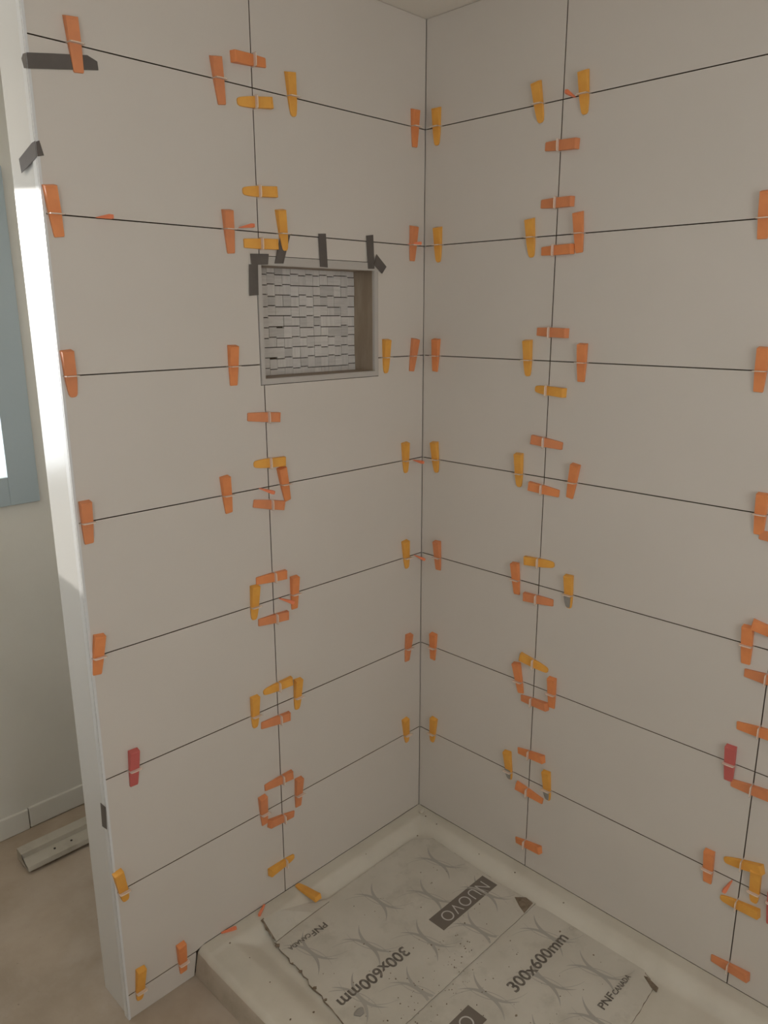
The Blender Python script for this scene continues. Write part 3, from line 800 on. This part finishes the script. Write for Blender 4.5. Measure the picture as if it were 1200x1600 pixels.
    ('A', 'H', -0.5241, 1.909, -0.998, -0.0637, 0.0539, 'yellow', 'r', "yellow levelling wedge lying across left wall's vertical joint, just above the second horizontal joint"),
    ('A', 'H', -0.527, 1.793, -0.9998, -0.0213, 0.0509, 'yellow', 's', "yellow levelling wedge lying across left wall's vertical joint, just below the second horizontal joint"),
    ('A', 'H', -0.5397, 1.3848, -0.996, 0.0895, 0.0384, 'orange', 's', "orange levelling wedge lying across left wall's vertical joint, first below the niche"),
    ('A', 'H', -0.5275, 1.272, -0.9995, 0.0316, 0.0504, 'yellow', 'r', "yellow levelling wedge lying across left wall's vertical joint, just above the fourth horizontal joint"),
    ('A', 'H', -0.5361, 1.1576, -0.9775, 0.211, 0.0428, 'orange', 's', "orange levelling wedge lying across left wall's vertical joint, just below the fourth horizontal joint"),
    ('A', 'H', -0.5365, 0.9719, -0.9997, 0.023, 0.0414, 'orange', 's', "orange levelling wedge lying across left wall's vertical joint, just above the fifth horizontal joint"),
    ('A', 'H', -0.5355, 0.8569, -0.9994, 0.0337, 0.0424, 'orange', 's', "orange levelling wedge lying across left wall's vertical joint, just below the fifth horizontal joint"),
    ('A', 'H', -0.5301, 0.6641, -0.9985, -0.0543, 0.0479, 'yellow', 'r', "yellow levelling wedge lying across left wall's vertical joint, just above the sixth horizontal joint"),
    ('A', 'H', -0.5421, 0.5618, -0.9989, 0.0465, 0.0359, 'orange', 's', "orange levelling wedge lying across left wall's vertical joint, just below the sixth horizontal joint"),
    ('A', 'H', -0.54, 0.3791, -0.9994, -0.0341, 0.0379, 'orange', 's', "orange levelling wedge lying across left wall's vertical joint, just above the seventh horizontal joint"),
    ('A', 'H', -0.6293, 0.2623, 0.9842, -0.1772, 0.0521, 'orange', 's', "orange levelling wedge lying across left wall's vertical joint, just below the seventh horizontal joint"),
    ('A', 'H', -0.636, 0.106, 1.0, 0.01, 0.0581, 'yellow', 'r', "yellow levelling wedge lying across left wall's vertical joint, lowest, above the shower pan"),
    ('B', 'H', -0.4859, 2.018, 0.998, 0.0637, 0.0514, 'orange', 's', "orange levelling wedge lying across right wall's first vertical joint, just below the top horizontal joint"),
    ('B', 'H', -0.481, 1.892, 0.9998, 0.0208, 0.0464, 'orange', 's', "orange levelling wedge lying across right wall's first vertical joint, just above the second horizontal joint"),
    ('B', 'H', -0.4885, 1.784, 0.9999, -0.0101, 0.0539, 'orange', 's', "orange levelling wedge lying across right wall's first vertical joint, just below the second horizontal joint"),
    ('B', 'H', -0.486, 1.5851, 0.9995, 0.0306, 0.0514, 'orange', 's', "orange levelling wedge lying across right wall's first vertical joint, just above the third horizontal joint"),
    ('B', 'H', -0.4884, 1.4381, 0.9987, 0.0504, 0.0539, 'yellow', 'r', "yellow levelling wedge lying across right wall's first vertical joint, just below the third horizontal joint"),
    ('B', 'H', -0.3922, 1.3104, -0.9957, -0.0926, 0.0426, 'orange', 's', "orange levelling wedge lying across right wall's first vertical joint, just above the fourth horizontal joint"),
    ('B', 'H', -0.3902, 1.1844, -0.9957, -0.0926, 0.0446, 'orange', 's', "orange levelling wedge lying across right wall's first vertical joint, just below the fourth horizontal joint"),
    ('B', 'H', -0.3871, 0.9729, -0.9979, 0.0651, 0.0476, 'yellow', 'r', "yellow levelling wedge lying across right wall's first vertical joint, just above the fifth horizontal joint"),
    ('B', 'H', -0.39, 0.8679, -0.9994, 0.0349, 0.0446, 'orange', 's', "orange levelling wedge lying across right wall's first vertical joint, just below the fifth horizontal joint"),
    ('B', 'H', -0.3868, 0.6856, -0.9831, -0.1829, 0.0486, 'yellow', 'r', "yellow levelling wedge lying across right wall's first vertical joint, just above the sixth horizontal joint"),
    ('B', 'H', -0.4879, 0.5618, 0.9976, -0.0698, 0.0534, 'orange', 's', "orange levelling wedge lying across right wall's first vertical joint, just below the sixth horizontal joint"),
    ('B', 'H', -0.4852, 0.3947, 0.9927, -0.1203, 0.0509, 'orange', 's', "orange levelling wedge lying across right wall's first vertical joint, just above the seventh horizontal joint"),
    ('B', 'H', -0.3932, 0.2715, -0.9855, -0.1699, 0.042, 'orange', 's', "orange levelling wedge lying across right wall's first vertical joint, just below the seventh horizontal joint"),
    ('B', 'H', -0.4914, 0.0956, 0.9869, -0.1611, 0.0575, 'orange', 's', "orange levelling wedge lying across right wall's first vertical joint, lowest, above the shower pan"),
    ('B', 'H', -1.081, 1.166, 1.0, 0.0, 0.0404, 'orange', 's', "orange levelling wedge lying across right wall's second vertical joint, just below the fourth horizontal joint"),
    ('B', 'H', -0.995, 0.9627, -0.9785, -0.206, 0.0466, 'orange', 's', "orange levelling wedge lying across right wall's second vertical joint, just above the fifth horizontal joint"),
    ('B', 'H', -1.0855, 0.8431, 0.9997, -0.0241, 0.0449, 'orange', 's', "orange levelling wedge lying across right wall's second vertical joint, just below the fifth horizontal joint"),
    ('B', 'H', -1.0828, 0.7143, 0.9967, -0.0811, 0.0424, 'orange', 's', "orange levelling wedge lying across right wall's second vertical joint, just above the sixth horizontal joint"),
    ('B', 'H', -1.0853, 0.5651, 0.9962, -0.0876, 0.0449, 'orange', 's', "orange levelling wedge lying across right wall's second vertical joint, just below the sixth horizontal joint"),
    ('B', 'H', -1.0889, 0.3717, 0.9657, -0.2596, 0.05, 'yellow', 'r', "yellow levelling wedge lying across right wall's second vertical joint, just above the seventh horizontal joint"),
    ('B', 'H', -1.0937, 0.2509, 0.9935, -0.1138, 0.0534, 'yellow', 'r', "yellow levelling wedge lying across right wall's second vertical joint, just below the seventh horizontal joint"),
    ('B', 'H', -1.0904, 0.064, 0.9972, -0.0751, 0.0499, 'orange', 's', "orange levelling wedge lying across right wall's second vertical joint, lowest, above the shower pan"),
]
SHIMS = [
    ((-0.968, 0.0, 1.819), (-0.955, -0.04, 1.819), "small orange shim sticking out of left wall's second horizontal joint, near its free outer edge"),  # 0.000
    ((-0.63, 0.0, 1.824), (-0.618, -0.04, 1.827), "small orange shim sticking out of left wall's second horizontal joint, by the vertical joint"),  # 0.000
    ((-0.069, -0.0, 1.821), (-0.03, -0.015, 1.824), "small orange shim sticking out of left wall's second horizontal joint, behind the corner wedge"),  # 0.000
    ((-0.607, 0.0, 1.213), (-0.586, -0.035, 1.203), "small orange shim sticking out of left wall's fourth horizontal joint, by the vertical joint"),  # 0.000
    ((-0.04, 0.0, 1.208), (-0.041, -0.042, 1.206), "small orange shim sticking out of left wall's fourth horizontal joint, beside the room corner"),  # 0.000
    ((-0.034, 0.0, 0.908), (0.003, -0.012, 0.892), "small orange shim sticking out of left wall's fifth horizontal joint, beside the room corner"),  # 0.000
    ((-0.559, 0.0, 0.908), (-0.529, -0.028, 0.894), "small orange shim sticking out of left wall's fifth horizontal joint, by the vertical joint"),  # 0.001
    ((0.0, -0.466, 2.12), (-0.042, -0.467, 2.126), "small orange shim sticking out of right wall's top horizontal joint, by the first vertical joint"),  # 0.000
    ((0.0, -1.022, 0.301), (-0.008, -1.008, 0.262), "small orange shim sticking out of right wall's seventh horizontal joint, by the second vertical joint"),  # 0.000
]

cache = {}
def body(kind, m):
    if (kind, m) not in cache:
        me = wedge_mesh(kind); me.materials.append(M[m]); cache[(kind, m)] = me
    return cache[(kind, m)]
CLIP = clip_mesh(); CLIP.materials.append(M['clip']); CLIP.materials.append(M['clip_edge'])
SMEAR = smear_mesh(); SMEAR.materials.append(M['residue'])
rnd = random.Random(2)
WALLX = {'A': (Vector((1, 0, 0)), Vector((0, -1, 0))), 'B': (Vector((0, 1, 0)), Vector((-1, 0, 0)))}
def frame(ax, nrm, org):
    ay = nrm.cross(ax)
    m = Matrix.Identity(4)
    for i in range(3):
        m[i][0], m[i][1], m[i][2], m[i][3] = ax[i], ay[i], nrm[i], org[i]
    return m
def make_wedge(wall, kind, u, z, du, dz, s, colr, tip, label):
    eu, nrm = WALLX[wall]
    ax = (eu * du + Vector((0, 0, dz))).normalized()
    org = eu * u + Vector((0, 0, z))
    joint = org + ax * s
    cax = Vector((0, 0, -1)) if kind == 'V' else (eu if du > 0 else -eu)
    root = empty('levelling_wedge')
    root.matrix_world = frame(cax, nrm, joint)
    tag(root, label, 'tile wedge', 'tile levelling wedges on the %s wall' % ('left' if wall == 'A' else 'right'))
    mname = colr if colr != 'orange' or rnd.random() < 0.6 else 'orange2'
    b = link('wedge_body', body('s' if tip == 's' else 'r', mname), None, root)
    loc = frame(cax, nrm, joint).inverted() @ frame(ax, nrm, org)
    b.matrix_local = loc
    c = link('clip', CLIP, None, root)
    if tip == 'g':
        g = link('mortar_smear', SMEAR, None, root)
        g.matrix_local = loc
for w in WEDGES:
    make_wedge(*w)
# loose wedge pushed into the joint above the pan, lying on the rim
root = tag(empty('levelling_wedge'), 'yellow wedge stuck flat under the left wall, pointing out over the pan rim', 'tile wedge', 'tile levelling wedges on the left wall')
root.location = (-0.5345, -0.098, ZP + 0.0005)
root.rotation_euler = (0, 0, math.radians(93))
link('wedge_body', body('r', 'yellow'), None, root)

def shim_mesh():
    """slim tapered shim: fine tip at the origin, blunt end at x = 0.042"""
    bm = bmesh.new()
    L = 0.042
    prof = [(0, -0.0005), (L * 0.85, -0.0045), (L, -0.0036), (L, 0.0036), (L * 0.85, 0.0045), (0, 0.0005)]
    prism(bm, prof, lambda x, z: (x, -0.0030, z), lambda x, z: (x, 0.0030, z))
    bmesh.ops.triangulate(bm, faces=[f for f in bm.faces if len(f.verts) > 4])
    return to_mesh('shim', bm)
SHIM = shim_mesh(); SHIM.materials.append(M['shim'])
def make_shim(t, b, label):
    t, b = Vector(t), Vector(b)
    b.x = min(b.x, -0.007)
    o = link('tile_shim', SHIM)
    o.location = t
    o.rotation_euler = (b - t).to_track_quat('X', 'Z').to_euler()
    tag(o, label, 'tile shim', 'small orange tile shims')
for t, b, label in SHIMS:
    make_shim(t, b, label)
make_shim((-0.800, -0.004, ZP + 0.004), (-0.762, -0.0165, ZP + 0.004), 'small orange shim lying along the foot of the left wall near the curb')
make_shim((-0.655, -0.003, ZP + 0.004), (-0.690, -0.026, ZP + 0.004), 'small orange shim at the left wall foot, between the curb shim and the yellow wedge')

# ------------------------------------------------------------------ painted scrap on the floor beyond the stub wall
scrap = tag(empty('wood_offcut', (-1.045, 0.70, ZF)), 'white painted moulding offcut on the floor behind the left wall', 'offcut')
prof = [(0.000, 0.012), (0.004, 0.026), (0.050, 0.031), (0.053, 0.046), (0.092, 0.048), (0.094, 0.010)]
bm = bmesh.new()
prism(bm, prof, lambda y, z: (0.0, y, z), lambda y, z: (0.52, y, z))
bmesh.ops.triangulate(bm, faces=[f for f in bm.faces if len(f.verts) > 4])
link('board', to_mesh('board', bm), M['wood_scrap'], scrap)
for x, y in ((0.095, 0.030), (0.150, 0.030)):
    bm = bmesh.new()
    bmesh.ops.create_cone(bm, cap_ends=True, segments=10, radius1=0.0035, radius2=0.0035, depth=0.002)
    o = link('screw_hole', to_mesh('screw_hole', bm), M['screw'], scrap)
    o.location = (x, y, 0.0295)
o = box('gap_shade', 0.01, 0.50, 0.010, 0.090, 0.0, 0.0115, M['card_edge'], scrap)  # dark block in the gap under the offcut, its shade given as colour


# unseen ceiling lamp added to brighten the space behind the stub wall
lamp = tag(empty('added_ceiling_lamp', (-1.65, 0.42, ZC)), 'added flat square ceiling lamp out of view behind the left wall', 'lamp')
box('housing', -0.16, 0.16, -0.16, 0.16, -0.03, -0.0005, M['trim'], lamp, bevel=0.004)
box('diffuser', -0.14, 0.14, -0.14, 0.14, -0.036, -0.0301, M['glow'], lamp)
l = area('added_lamp_fill', (-1.65, 0.42, ZC - 0.04), (-1.65, 0.42, 0), 0.26, 0.26, 2.0, (1.0, 0.88, 0.74))  # fill light of the added lamp, for far wall and floor
